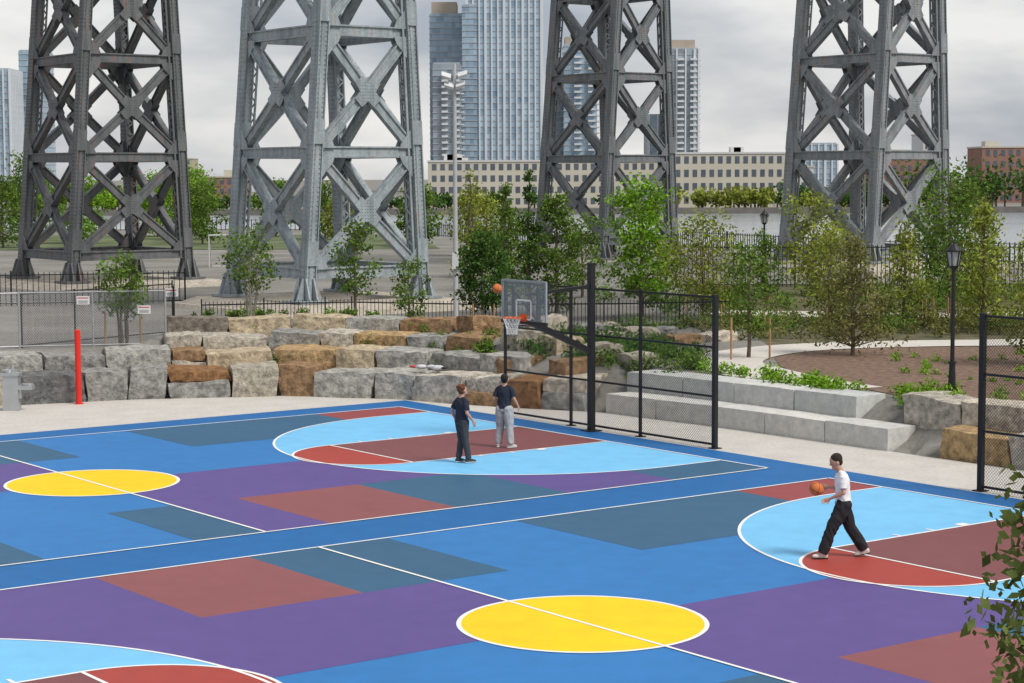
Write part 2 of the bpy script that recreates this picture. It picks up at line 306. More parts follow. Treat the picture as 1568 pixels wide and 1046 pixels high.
ZB=1.1; PH=5.45
pierm=mat('pier_concrete',(.40,.36,.30),.9,.15,1.5,.2,20,scale2=6)
def leg(px,py,m,zb,WA,WB,rivets=True):
    g=MB(); P0=Vector((px,py,0)); Z=Vector((0,0,1))
    def corner(ca,cb,z):
        q=z-ZB; bo=(.078*q) if cb==0 else WB-.045*q
        ao=.006*q if ca==0 else WA-.012*q
        return P0-A*ao+B*bo+Z*z
    lv=[2.2+PH*k for k in range(0,6)]; top=lv[-1]
    for ca in(0,1):
        for cb in(0,1):
            p0=corner(ca,cb,zb+.1); p1=corner(ca,cb,top+.6)
            d=(p1-p0).normalized(); hl=d*(p1-p0).length/2; c=(p0+p1)/2
            g.box(c,A*.235,B*.215,hl)
            for sg in(-1,1): g.box(c+B*sg*.235,A*.32,B*.025,hl)
            g.box(c,A*.262,B*.09,hl)
            for z in lv:
                q=corner(ca,cb,z+.9); g.box(q,A*.335,B*.275,d*.55)
            c=corner(ca,cb,zb); g.box(c+Z*.06,A*.75,B*.75,Z*.06)
            for k in(-1,1):
                for ax_,ox in((A,B),(B,A)):
                    q0=c+Z*.12+ax_*k*.28
                    for o2 in(-.2,.2):
                        r0=q0+ox*o2; g.hexa([r0-ox*.04,r0-ox*.04+ax_*k*.38,r0+ox*.04+ax_*k*.38,r0+ox*.04,r0-ox*.04+Z*1.0,r0-ox*.04+ax_*k*.05+Z*1.0,r0+ox*.04+ax_*k*.05+Z*1.0,r0+ox*.04+Z*1.0])
            if rivets:
                z=zb+1
                while z<19:
                    c=corner(ca,cb,z)
                    for off,nr in((-B*.262+A*.25,-B),(-B*.262-A*.25,-B),(-B*.262+A*.08,-B),(-B*.262-A*.08,-B),(A*.24+B*.15,A),(A*.24-B*.15,A)):
                        q=c+off; t=nr.cross(Z); r=.034
                        g.add([q+t*r+Z*r,q-t*r+Z*r,q-t*r-Z*r,q+t*r-Z*r,q+nr*.04],[(0,1,4),(1,2,4),(2,3,4),(3,0,4)])
                    z+=.21
    def member(p0,p1,nrm,wd=.42,dp=.42):
        d=(p1-p0).normalized(); s=d.cross(nrm).normalized(); L=(p1-p0).length/2; c=(p0+p1)/2
        g.box(c,d*L,s*(wd/2-.03),nrm*.10)
        for k in(-1,1): g.box(c+s*k*wd/2,d*L,s*.035,nrm*dp/2)
    def plate(pts,nrm,th):
        n_=len(pts); vs=[p+nrm*th for p in pts]+[p-nrm*th for p in pts]
        g.add(vs,[tuple(range(n_)),tuple(range(2*n_-1,n_-1,-1))]+[(i,i+n_,(i+1)%n_+n_,(i+1)%n_) for i in range(n_)])
    sides=[((0,0),(1,0),B*-1),((0,0),(0,1),A),((1,0),(1,1),A*-1),((0,1),(1,1),B)]
    for si,(c0,c1,nr) in enumerate(sides):
        for k,z in enumerate(lv):
            a=corner(*c0,z); b=corner(*c1,z); e=(b-a).normalized()
            member(a+e*.25,b-e*.25,nr,.44,.34)
            for p,q in((a,1),(b,-1)):
                for zz in(1,-1):
                    if k==0 and zz<0: continue
                    for th in(-.19,.19):
                        base=[p+e*q*.22+Z*zz*.18,p+e*q*.95+Z*zz*.18,p+e*q*.80+Z*zz*.52,p+e*q*.52+Z*zz*.80,p+e*q*.25+Z*zz*1.15]
                        plate([x+nr*th for x in base],nr,.025)
            if k<len(lv)-1:
                a1=corner(*c0,lv[k+1]); b1=corner(*c1,lv[k+1])
                cen=(a+b+a1+b1)/4
                for p in(a,b,a1,b1): member(p+(cen-p)*.09,cen,nr,.38,.34)
                ww=.72*min(1,(b-a).length/6+.15); pts=[]
                dd=[((a1-cen).normalized()),((b1-cen).normalized()),((b-cen).normalized()),((a-cen).normalized())]
                for i,dv in enumerate(dd):
                    s=dv.cross(nr).normalized()
                    for sg in (1,-1): pts.append((cen+dv*ww+s*sg*.26))
                    nd=(dv+dd[(i+1)%4]).normalized(); pts.append(cen+nd*.42)
                ex=(b-a).normalized(); pts.sort(key=lambda p: math.atan2((p-cen).dot(Z),(p-cen).dot(ex)))
                for th in(-.2,.2): plate([p+nr*th for p in pts],nr,.025)
                if rivets and si<2:
                    for i in range(-3,4):
                        for j in range(-3,4):
                            if abs(i)+abs(j)<=4:
                                q=cen+ex*i*.14+Z*j*.14+nr*.227; r=.028; t=ex
                                g.add([q+t*r+Z*r,q-t*r+Z*r,q-t*r-Z*r,q+t*r-Z*r,q+nr*.03],[(0,1,4),(1,2,4),(2,3,4),(3,0,4)])
        for ci_,(c,q) in enumerate(((c0,1),(c1,-1))):
            if (si,ci_) in ((0,0),(2,0),(3,1),(1,0)): continue
            z=lv[0]+.3; k=0
            e=(corner(*c1,z)-corner(*c0,z)).normalized()*q; inn=-nr
            while z<20:
                p=corner(*c,z)+inn*.45; p2=corner(*c,z+.36)+inn*.45
                s1=e*(.22 if k%2 else -.18); s2=e*(-.18 if k%2 else .22)
                g.beam(p+s1,p2+s2,.06,.03,inn); z+=.36; k+=1
            for s_ in(-.2,.25): g.beam(corner(*c,lv[0])+inn*.45+e*s_,corner(*c,20)+inn*.45+e*s_,.06,.1,inn)
    for z in lv:
        for x_,y_ in(((0,0),(1,1)),((0,1),(1,0))): g.beam(corner(*x_,z),corner(*y_,z),.2,.25)
    return g
def bridge_leg(px,py,m,zt,WA=6.8,WB=6.2):
    e=empty('bridge_tower_leg',(px,py,0)); o=leg(px,py,m,zt,WA,WB).obj('steel_frame',[m])
    for v in o.data.vertices: v.co-=Vector((px,py,0))
    o.parent=e
    g=MB(); c=-A*WA/2+B*WB/2; Z=V(0,0,1)
    for i,(ex,z0,z1) in enumerate(((2.4,-.5,zt-.3),(1.3,zt-.3,zt-.02))):
        b_=lambda k,ka,kb,z:c+A*ka*(WA/2+k)+B*kb*(WB/2+k)+Z*z
        g.hexa([b_(ex+.6,-1,-1,z0),b_(ex+.6,1,-1,z0),b_(ex+.6,1,1,z0),b_(ex+.6,-1,1,z0),b_(ex,-1,-1,z1),b_(ex,1,-1,z1),b_(ex,1,1,z1),b_(ex,-1,1,z1)])
    g.obj('concrete_pier',[pierm],parent=e)
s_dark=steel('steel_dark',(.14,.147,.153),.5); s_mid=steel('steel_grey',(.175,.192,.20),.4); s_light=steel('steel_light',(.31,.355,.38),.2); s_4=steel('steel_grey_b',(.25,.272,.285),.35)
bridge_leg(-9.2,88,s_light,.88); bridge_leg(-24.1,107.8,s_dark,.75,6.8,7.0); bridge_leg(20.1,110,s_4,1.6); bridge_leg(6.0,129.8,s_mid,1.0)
# ------------------------------------------------------------------ trees
barkm=mat('bark_mat',(.13,.10,.075),.95,.3,8,.6,20); barkp=mat('bark_pale_mat',(.30,.27,.22),.95,.3,8,.4,20)
LM={}
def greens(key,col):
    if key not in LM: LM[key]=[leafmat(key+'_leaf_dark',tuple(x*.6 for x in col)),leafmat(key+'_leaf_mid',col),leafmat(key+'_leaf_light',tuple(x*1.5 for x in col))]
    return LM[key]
GREEN=(.115,.19,.035); BRIGHT=(.17,.31,.03); YEL=(.23,.27,.05); DARK=(.065,.13,.03); OLIVE=(.17,.17,.06)
def leaves(g,cs,rs,nper,size,stretch=1.0,off=1,ratio=(.28,.45,.27)):
    V_=[];M_=[]
    o=len(g.v)
    for c,r in zip(cs,rs):
        n_=int(nper*(r/np.mean(rs))**1.5)+4
        p=rng.normal(0,.5,(n_,3)); ln=np.linalg.norm(p,axis=1,keepdims=True); p=p/np.maximum(1,ln/1.15); pos=np.array(c)+p*r*np.array([1,1,.8])
        a=rng.normal(0,1,(n_,3)); a/=np.linalg.norm(a,axis=1,keepdims=True); b=np.cross(a,rng.normal(0,1,(n_,3))); b/=np.linalg.norm(b,axis=1,keepdims=True)
        sz=size*rng.uniform(.6,1.3,(n_,1)); a*=sz*stretch*.5; b*=sz*.33
        q=np.stack([pos-a,pos+b,pos+a,pos-b],1).reshape(-1,3)
        base=rng.choice(3,p=ratio)
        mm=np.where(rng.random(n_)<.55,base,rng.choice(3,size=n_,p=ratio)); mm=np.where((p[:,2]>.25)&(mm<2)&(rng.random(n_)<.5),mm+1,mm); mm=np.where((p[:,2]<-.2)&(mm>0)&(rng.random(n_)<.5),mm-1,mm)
        V_.append(q); M_.append(mm)
    Q=np.concatenate(V_); g.v.extend(map(tuple,Q.tolist())); k=len(Q)//4; g.f.extend([(o+4*i,o+4*i+1,o+4*i+2,o+4*i+3) for i in range(k)]); g.m.extend((np.concatenate(M_)+off).tolist()); g.c.extend([1.0]*k)
def tree(name,x,y,h,r,cb,key,col,nl=22,nper=90,size=.13,shape='oval',bark=None,z0=None,trunks=1,stretch=1.0,tr=None,lean=0):
    z0=Hz(x,y) if z0 is None else z0
    g=MB(); tr=tr or .016*h+.015
    top=Vector((lean*h,0,h))
    for k in range(trunks):
        a=k*2.4; b0=Vector((math.cos(a)*.12*(trunks>1),math.sin(a)*.12*(trunks>1),-.1)); tp=top+Vector((math.cos(a)*r*.35*(trunks>1),math.sin(a)*r*.35*(trunks>1),-h*.12*(k>0)))
        pr=b0; N=6
        for i in range(1,N+1):
            t=i/N; q=b0.lerp(tp,t)+Vector((random.uniform(-.03,.03)*h*.4,random.uniform(-.03,.03)*h*.4,0))*(t<1)
            g.cyl(pr,q,tr*(1-(i-1)/N*.85),tr*(1-t*.85),7,0,cap=False); pr=q
    cs=[];rs=[]
    for i in range(nl):
        t=(i+.5)/nl; zz=cb+(h-cb)*t
        if shape=='oval': rr=r*math.sin(math.pi*(.12+.80*t))**.7
        elif shape=='cone': rr=r*(1.02-t)**.9
        elif shape=='column': rr=r*(1 if t<.75 else (1.1-t)/.35)
        else: rr=r*(.6+.5*math.sin(math.pi*t))
        ang=i*2.399+random.uniform(-.4,.4); d=rr*random.uniform(.35,.95)
        c=Vector((math.cos(ang)*d+lean*zz,math.sin(ang)*d,zz+random.uniform(-.08,.08)*h*.5))
        s=Vector((lean*zz,0,max(cb*.7,zz-d*.7))); mid=s.lerp(c,.5)+Vector((0,0,.05*d))
        g.cyl(s,mid,tr*.35*(1.1-t),tr*.22,5,0,cap=False); g.cyl(mid,c,tr*.22,tr*.08,5,0,cap=False)
        cs.append(tuple(c)); rs.append(r*random.uniform(.28,.5)*(1.1-.45*t if shape=='cone' else 1))
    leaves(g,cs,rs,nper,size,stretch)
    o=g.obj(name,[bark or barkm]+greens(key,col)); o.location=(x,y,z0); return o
T=tree
T('deciduous_tree',-12.4,62.3,2.8,.9,1.0,'green',GREEN,20,90,.11,trunks=3,z0=1.22)
T('deciduous_tree',-9.2,69,3.1,1.1,1.1,'green',GREEN,22,70,.12,trunks=3,bark=barkp)
T('deciduous_tree',-5.5,69,3.3,.85,1.0,'green',GREEN,20,70,.12)
T('deciduous_tree',-1.0,66,3.0,.95,.6,'dark',DARK,28,130,.13,bark=barkp)
T('young_conifer',-.25,84,5.9,.85,.9,'green',GREEN,30,55,.14,'cone')
T('young_conifer',.75,86,6.3,.75,.9,'dark',DARK,30,55,.14,'cone')
T('young_conifer',-2.0,95,6.2,1.2,.9,'yellowish',YEL,24,40,.15,'cone')
T('deciduous_tree',1.95,86,5.2,1.15,.5,'green',GREEN,32,130,.15)
T('deciduous_tree',5.3,80,5.3,1.45,.8,'bright',BRIGHT,38,130,.16)
T('willow_tree',7.5,77,3.8,1.6,.5,'yellowish',YEL,36,80,.12,'oval',stretch=1.5)
T('deciduous_tree',7.2,59.6,3.3,.95,.9,'green',GREEN,24,75,.11)
T('deciduous_tree',13.8,90,4.7,1.5,.6,'yellowish',YEL,28,80,.16)
T('bald_cypress_tree',10.5,60.3,3.6,1.45,.4,'olive',OLIVE,54,42,.09,'cone',stretch=1.8)
T('willow_tree',12.0,74,3.5,1.5,.5,'yellowish',YEL,30,65,.12,stretch=1.5)
T('deciduous_tree',17.4,78,5.4,1.7,.8,'green',GREEN,34,95,.16)
T('willow_tree',16.6,69,4.5,1.4,.5,'yellowish',YEL,36,65,.12,'cone',stretch=1.5)
T('willow_tree',14.2,71,3.7,1.3,.5,'yellowish',YEL,28,60,.12,'cone',stretch=1.5)
T('deciduous_tree',15.6,57,3.8,1.4,.5,'yellowish',YEL,30,110,.12)
T('deciduous_tree',10.9,84,3.0,.9,.5,'green',GREEN,18,60,.14)
T('deciduous_tree',19.5,86,4.8,1.7,.5,'green',GREEN,28,110,.16)
T('deciduous_tree',3.4,95,3.8,1.2,.5,'green',GREEN,24,90,.14)
T('deciduous_tree',-31,190,7.0,2.7,.8,'bright',BRIGHT,26,110,.3)
T('deciduous_tree',-48,195,7.6,3.0,.8,'green',GREEN,26,110,.3)
T('deciduous_tree',-52,180,7.4,3.0,.8,'bright',BRIGHT,28,110,.3)
T('deciduous_tree',-39.5,180,6,2.5,.8,'bright',BRIGHT,26,110,.3)
T('deciduous_tree',-24,200,5.4,2.2,.8,'green',GREEN,20,110,.3)
T('deciduous_tree',-8,170,5,2.0,.8,'green',GREEN,20,110,.3)
T('deciduous_tree',-3,150,5,1.8,.8,'yellowish',YEL,20,80,.25)
for x_,y_,h_,r_,k_ in ((-60,185,7,3,'green'),(-44,170,6,2.4,'green'),(-36,200,6.5,2.6,'bright'),(-28,178,5.5,2.2,'green'),(-18,190,5.5,2.2,'green'),(-14,165,4.6,1.8,'yellowish'),(-57,165,6,2.6,'yellowish'),(-1.5,118,4.6,1.5,'yellowish'),(0,104,4.2,1.3,'green')):
    T('deciduous_tree',x_,y_,h_,r_,.7,k_,dict(green=GREEN,bright=BRIGHT,yellowish=YEL)[k_],24,90,.26 if y_>150 else .18)
T('deciduous_tree',-3.4,64.6,1.9,.7,.3,'green',GREEN,14,80,.1)
T('maple_tree',4.56,13.6,5.25,1.1,2.0,'fore',(.12,.15,.045),96,150,.09,'column',z0=0,stretch=1.2,tr=.05)
def shrubs(name,spots,key,col,size=.09,nper=100,stretch=1.3):
    g=MB(); cs=[];rs=[]
    for x,y,r in spots: cs.append((x,y,Hz(x,y)+r*.45)); rs.append(r)
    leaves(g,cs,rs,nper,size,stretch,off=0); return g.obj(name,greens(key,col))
def scat(poly_,n_,r0,r1):
    out=[]
    for _ in range(n_):
        a,b=random.random(),random.random(); p=Vector(poly_[0]).lerp(Vector(poly_[1]),a); q=Vector(poly_[3]).lerp(Vector(poly_[2]),a); s=p.lerp(q,b); out.append((s.x,s.y,random.uniform(r0,r1)))
    return out
shrubs('shrub_bed',scat([(5.0,54.6),(8.6,49.8),(9.0,50.4),(5.6,56)],26,.2,.36),'bright',BRIGHT)
shrubs('shrub_bed',scat([(9.4,48.6),(12.2,45.0),(12.8,46.2),(9.9,50.0)],24,.18,.34),'bright',BRIGHT)
shrubs('planting_bed',scat([(-.4,59),(2.4,56),(6.2,60),(3,66)],110,.22,.5),'dark',DARK)
shrubs('planting_bed',scat([(1.5,58),(4.4,53.9),(5.9,56.5),(4,62)],50,.2,.42),'green',GREEN)
shrubs('planting_bed',scat([(-3.6,61.5),(-.5,59.2),(0,60.2),(-2.5,63.2)],24,.12,.28),'green',GREEN)
shrubs('planting_bed',scat([(7.5,65.5),(24,68),(26,74.5),(6,75)],170,.2,.5),'olive',OLIVE)
shrubs('planting_bed',scat([(5,68),(22,69),(24,75),(3,76)],90,.25,.55),'green',GREEN)
shrubs('planting_bed',scat([(6,80),(30,80),(34,96),(2,96)],120,.3,.7),'green',GREEN,.12)
def tierplants(n_,x0,x1,d0,d1):
    out=[]
    while len(out)<n_:
        x=random.uniform(x0,x1); y=random.uniform(56,68); d=float(sdF(np.array([x]),np.array([y]))[0])
        if d0<d<d1: out.append((x,y,random.uniform(.1,.24)))
    return out
g_=MB(); cs=[];rs=[]
for dd,zz in ((1.75,.9),(3.35,1.33),(5.1,1.68),(6.5,2.0)):
    for (x,y,r) in tierplants(9 if dd<6 else 20,-17 if dd<3 else -10.5,-.5,dd-.15,dd+.15): cs.append((x,y,zz+r*.3)); rs.append(r)
leaves(g_,cs,rs,60,.08,1.6,off=0); g_.obj('wall_plants',greens('green',GREEN))
shrubs('mulch_plants',scat([(9.6,60),(19,61.5),(18,50),(11,49)],60,.08,.22),'bright',BRIGHT,.07,40)
# ------------------------------------------------------------------ fences
blk=mat('black_steel',(.018,.018,.02),.45,.1,5); silver=mat('galvanized',(.36,.37,.38),.45,.1,6,metal=.3)
def chain(g,p0,p1,h,cell,wire,mi,z=0.0):
    p0=Vector(p0);p1=Vector(p1); L=(p1-p0).length; d=(p1-p0)/L; nr=d.cross(Vector((0,0,1)))
    def P2(s,t): return p0+d*s+Vector((0,0,t))
    k=-int(h/cell)-1
    while k*cell<L+h:
        for sg in(1,-1):
            s0=k*cell; lo,hi=0,h
            if sg==1: lo=max(lo,-s0); hi=min(hi,L-s0)
            else: lo=max(lo,s0-L); hi=min(hi,s0)
            if hi-lo>.02:
                a=P2(s0+sg*lo,lo); b=P2(s0+sg*hi,hi); t=(b-a).normalized().cross(nr)*wire/2
                off=nr*(.002*sg); g.add([a+t+off,b+t+off,b-t+off,a-t+off],[(0,1,2,3)],mi)
        k+=1
def courtfence(name,us,v0,h,big=()):
    e=empty(name,C(us[0],v0)); org=C(us[0],v0)
    g=MB()
    for u in us:
        p=C(u,v0)-org; r=.055 if u in big else .032
        g.box(p+Vector((0,0,h/2+.03)),A*r,B*r,Vector((0,0,h/2+.03)))
        g.box(p+Vector((0,0,.012)),A*(r+.07),B*(r+.07),Vector((0,0,.012)))
    for i in range(len(us)-1):
        for z in(.10,h*.345,h*.67,h):
            a=C(us[i]+.033,v0)-org; b=C(us[i+1]-.033,v0)-org; g.beam(a+Vector((0,0,z)),b+Vector((0,0,z)),.045,.05)
    g.obj('frame',[blk],parent=e)
    g=MB(); chain(g,C(us[0],v0-.03)-org,C(us[-1],v0-.03)-org,h,.075,.007,0); g.obj('wire_mesh',[blk],parent=e)
courtfence('chain_link_fence',[3.41,6.3,9.1,11.85],-1.25,3.66,(11.85,))
courtfence('chain_link_fence',[19.96,22.8,25.6,28.4],-1.25,3.66,(19.96,))
def plainfence(name,pts,h,m,cell=.09,wire=.007,post=.03):
    o0=Vector((pts[0][0],pts[0][1],0)); e=empty(name,o0); g=MB(); g2=MB()
    for i in range(len(pts)-1):
        a=Vector((*pts[i],0));b=Vector((*pts[i+1],0)); n_=max(1,round((b-a).length/2.6)); z=min(Hz(a.x,a.y),Hz(b.x,b.y))
        for k in range(n_+(i==len(pts)-2)):
            p=a.lerp(b,k/n_)-o0; g.cyl(p+V(0,0,z-.1),p+V(0,0,z+h+.05),post,post,8)
        for zz in(.08,h): g.cyl(a-o0+V(0,0,z+zz),b-o0+V(0,0,z+zz),.022,.022,6)
        chain(g2,a-o0+V(0,0,z+.05),b-o0+V(0,0,z+.05),h,cell,wire,0)
    g.obj('frame',[m],parent=e); g2.obj('wire_mesh',[m],parent=e); return e
plainfence('galvanized_chain_link_fence',[(-24,57.5),(-15.4,61.2),(-11.0,62.2)],1.75,silver)
plainfence('dark_chain_link_fence',[(-15.4,61.5),(-11.6,67.0),(-10.9,63.2)],1.7,blk)
def picket(name,pts,h,sp=.14,m=blk,th=.022):
    o0=Vector((pts[0][0],pts[0][1],0)); g=MB()
    for i in range(len(pts)-1):
        a=Vector((*pts[i],0));b=Vector((*pts[i+1],0)); L=(b-a).length; n_=max(1,int(L/sp)); d=(b-a)/L
        za,zb_=Hz(a.x,a.y),Hz(b.x,b.y)
        for k in range(n_+1):
            t=k/n_; z=za+(zb_-za)*t; p=a.lerp(b,t)-o0; big=(k%16==0); w_=th*(2.2 if big else 1)
            g.box(p+V(0,0,z+h/2+(.04 if big else 0)),d*w_/2,d.cross(V(0,0,1))*w_/2,V(0,0,h/2+(.06 if big else 0)))
        for zz in(.12,h-.12): g.beam(a-o0+V(0,0,za+zz),b-o0+V(0,0,zb_+zz),.035,.05)
    o=g.obj(name,[m]); o.location=o0; return o
picket('picket_fence',[(-11.4,72),(-6,73.4),(-1,74),(4,73.2),(8,72)],1.05)
picket('picket_fence',[(8.2,98),(14,97),(26,96),(34,97)],2.1,.2,th=.04)
picket('picket_fence',[(-36,92),(-24,94),(-16,96)],1.6,.25,th=.035)
picket('waterfront_railing',[(12,158),(24,128),(38,118),(60,108)],1.3,.35,th=.05)
picket('waterfront_railing',[(-90,222),(-40,224),(-18,222),(8,168)],1.3,.5,th=.07)
wh=mat('sign_white',(.75,.75,.74),.6,.03,3); rd=mat('sign_red',(.5,.05,.05),.6,.05,3)
for x,y,z in((-13.45,61.58,2.72),(-10.98,63.4,2.85),(-11.6,61.9,2.4)):
    g=MB(); g.abox(-.2,.2,-.012,.012,-.13,.13,0); g.abox(-.17,.17,-.018,-.013,.06,.09,1)
    for k in range(3): g.abox(-.15,.15,-.018,-.013,-.09+.035*k,-.08+.035*k,2)
    o=g.obj('warning_sign',[wh,rd,blk]); o.location=(x,y-.1,z)
# ------------------------------------------------------------------ hoop
e=empty('basketball_hoop',C(W/2,-.98)); Z=V(0,0,1)
g=MB(); g.box(Z*2.16,A*.075,B*.075,Z*2.16); g.box(Z*.015,A*.2,B*.2,Z*.015); g.box(Z*4.33,A*.085,B*.085,Z*.012)
bp=-B*(.98+1.19)
g.beam(Z*2.05,bp+B*.12+Z*2.95,.13,.15); g.beam(Z*3.75,bp+B*.06+Z*3.6,.07,.08)
for s in(-.35,.35): g.beam(bp+B*.5+Z*2.85,bp+A*s*1.6+B*.05+Z*3.75,.05,.05)
for s in(-.5,.5): g.box(bp+B*.05+A*s+Z*3.35,A*.03,B*.03,Z*.45)
g.obj('pole_and_arm',[blk],parent=e)
gl=bpy.data.materials.new('backboard_glass'); gl.use_nodes=True; nt=gl.node_tree; n=nt.nodes; l=nt.links; n.clear(); o_=n.new('ShaderNodeOutputMaterial'); t_=n.new('ShaderNodeBsdfTransparent'); t_.inputs[0].default_value=(.9,.94,.94,1)
gg=n.new('ShaderNodeBsdfGlossy'); gg.inputs['Roughness'].default_value=.15; mx=n.new('ShaderNodeMixShader'); mx.inputs[0].default_value=.06; l.new(t_.outputs[0],mx.inputs[1]); l.new(gg.outputs[0],mx.inputs[2])
df=n.new('ShaderNodeBsdfDiffuse'); df.inputs[0].default_value=(.45,.5,.53,1); m2=n.new('ShaderNodeMixShader'); nzz=n.new('ShaderNodeTexNoise'); nzz.inputs['Scale'].default_value=4; mr=n.new('ShaderNodeMapRange'); mr.inputs[3].default_value=.08; mr.inputs[4].default_value=.28; l.new(nzz.outputs[0],mr.inputs[0]); l.new(mr.outputs[0],m2.inputs[0]); l.new(mx.outputs[0],m2.inputs[1]); l.new(df.outputs[0],m2.inputs[2]); l.new(m2.outputs[0],o_.inputs[0])
g=MB(); bc=bp+Z*3.43; hw,hh=.915,.535
g.box(bc,A*(hw-.03),B*.008,Z*(hh-.03),0)
for s in(-1,1):
    g.box(bc+A*s*(hw-.015),A*.022,B*.022,Z*hh,1); g.box(bc+Z*s*(hh-.015),A*(hw-.038),B*.022,Z*.022,1)
g.box(bc-Z*(hh-.02),A*(hw+.01),B*.035,Z*.04,2)
for s in(-1,1): g.box(bc-Z*.2+A*s*.3-B*.012,A*.022,B*.003,Z*.225,3)
for s in(.04,-.43): g.box(bc+Z*s-B*.012,A*.278,B*.003,Z*.022,3)
g.obj('backboard',[gl,mat('board_frame',(.30,.32,.34),.5,.05,3),blk,wh],parent=e)
orange=mat('rim_orange',(.75,.12,.02),.5,.05,3)
rc=bp-B*.38+Z*3.05; g=MB()
n_=28
for i in range(n_):
    a0=2*math.pi*i/n_; a1=2*math.pi*(i+1)/n_; g.cyl(rc+(A*math.cos(a0)+B*math.sin(a0))*.23,rc+(A*math.cos(a1)+B*math.sin(a1))*.23,.013,.013,6)
g.box(bp-B*.09+Z*3.03,A*.09,B*.08,Z*.03); g.box(bp-B*.025+Z*3.03,A*.13,B*.012,Z*.09)
for s in(-1,1): g.beam(bp-B*.04+A*s*.1+Z*2.97,rc+A*s*.17+B*.15,.02,.02)
g.obj('rim',[orange],parent=e)
g=MB(); netm=mat('net_white',(.75,.75,.73),.8,.05,3); K=12; rings=[(.225,0),(.19,-.1),(.155,-.2),(.135,-.3),(.13,-.42)]
for j in range(len(rings)-1):
    for i in range(K):
        for s in(.5,-.5):
            a0=2*math.pi*(i+(j%2)*.5)/K; a1=a0+2*math.pi*s/K; r0,z0=rings[j]; r1,z1=rings[j+1]
            g.cyl(rc+(A*math.cos(a0)+B*math.sin(a0))*r0+Z*z0,rc+(A*math.cos(a1)+B*math.sin(a1))*r1+Z*z1,.006,.006,4,cap=False)
g.obj('net',[netm],parent=e)
ballm=mat('ball_orange',(.60,.17,.05),.7,.1,20,.3,80)
def ball(c):
    e=empty('basketball',c); g=MB(); g.sphere((0,0,0),.12,0,24); g.obj('shell',[ballm],parent=e,smooth=True)
    g=MB(); N=32
    for ax,ay in(((1,0,0),(0,1,0)),((0,1,0),(0,0,1)),((1,0,0),(0,0,1))):
        ax=Vector(ax);ay=Vector(ay)
        for i in range(N):
            a0=2*math.pi*i/N;a1=2*math.pi*(i+1)/N; g.beam((ax*math.cos(a0)+ay*math.sin(a0))*.1195,(ax*math.cos(a1)+ay*math.sin(a1))*.1195,.006,.006,ax.cross(ay))
    g.obj('seams',[blk],parent=e); e.rotation_euler=(.4,.3,.2)
ball((-.36,48.6,3.79)); ball((5.21,33.3,1.22))
# ------------------------------------------------------------------ small furniture
redp=mat('red_paint',(.66,.03,.02),.45,.05,3)
e=empty('red_net_post',(-12.6,56.75,0)); g=MB(); g.cyl((0,0,0),(0,0,2.14),.085,.085,20); g.cyl((0,0,2.14),(0,0,2.17),.085,.05,20); g.cyl((0,0,0),(0,0,.02),.14,.14,20); g.obj('post',[redp],parent=e,smooth=False)
e=empty('drinking_fountain',(-14.15,55.2,0)); g=MB(); g.abox(-.22,.22,-.16,.16,0,1.0); g.abox(-.26,.26,-.2,.2,1.0,1.08); g.cyl((.05,0,1.05),(.05,0,1.3),.05,.04,10); g.abox(.22,.62,-.16,.16,.6,.72); g.cyl((.45,0,.72),(.45,0,.76),.15,.17,14); g.abox(.221,.3,-.1,.1,.35,.599); g.cyl((-.1,0,1.08),(-.1,0,1.16),.14,.17,14)
g.obj('body',[mat('stainless',(.45,.47,.48),.35,.06,4,metal=.6)],parent=e)
e=empty('light_mast',(-2.1,73.4,.8)); g=MB(); g.cyl((0,0,0),(0,0,9.9),.10,.065,14); g.cyl((0,0,0),(0,0,.3),.2,.2,14); g.beam((-.35,0,9.2),(.4,0,9.2),.05,.05); g.beam((-.3,0,8.9),(.3,0,8.9),.05,.05)
g.obj('mast',[mat('mast_grey',(.42,.43,.43),.5,.06,3)],parent=e)
g=MB()
for x_,z_ in((-.3,9.45),(.3,9.5),(-.2,9.1),(.22,9.12)): g.box((x_,-.1,z_),Vector((.17,0,.05*(1 if x_>0 else -1))),Vector((0,.14,.08)),Vector((0,-.03,.05)))
g.box((0,-.02,2.6),V(.12,0,0),V(0,.15,0),V(0,0,.3)); g.obj('floodlights',[mat('lamp_housing',(.6,.61,.62),.4,.05,4)],parent=e)
def lamp(x,y):
    z=Hz(x,y); e=empty('park_lamp_post',(x,y,max(z,1.0))); g=MB()
    g.cyl((0,0,0),(0,0,.25),.17,.15,12); g.cyl((0,0,.25),(0,0,.9),.1,.075,12); g.cyl((0,0,.9),(0,0,.96),.1,.1,12); g.cyl((0,0,.96),(0,0,3.25),.055,.045,12); g.cyl((0,0,3.25),(0,0,3.32),.09,.12,12)
    for i in range(6):
        a=i*math.pi/3; g.beam((.13*math.cos(a),.13*math.sin(a),3.32),(.19*math.cos(a),.19*math.sin(a),3.68),.02,.02,(math.cos(a),math.sin(a),0))
    g.cyl((0,0,3.68),(0,0,3.71),.24,.24,12); g.cyl((0,0,3.71),(0,0,3.86),.2,.07,12); g.cyl((0,0,3.86),(0,0,3.98),.04,.01,8); g.obj('post',[blk],parent=e)
    g=MB(); g.cyl((0,0,3.33),(0,0,3.67),.11,.17,12); g.obj('lantern_glass',[mat('lantern_glass_mat',(.35,.36,.36),.2,.05,4)],parent=e)
lamp(10.9,48.4); lamp(11.8,91.8); lamp(25,84)
g=MB(); wd=mat('wood_stake',(.38,.23,.12),.9,.2,5)
for _ in range(26):
    x=random.uniform(6,20);y=random.uniform(66,76); g.cyl((x,y,.9),(x+random.uniform(-.05,.05),y,2.0),.025,.025,6)
for x,y in((6.6,58.9),(7.8,59.2),(-12.9,62.1),(-11.8,62.2),(-1.3,65.6),(-.6,65.6)): g.cyl((x,y,.9),(x,y,2.3),.035,.035,6)
g.obj('tree_stakes',[wd])
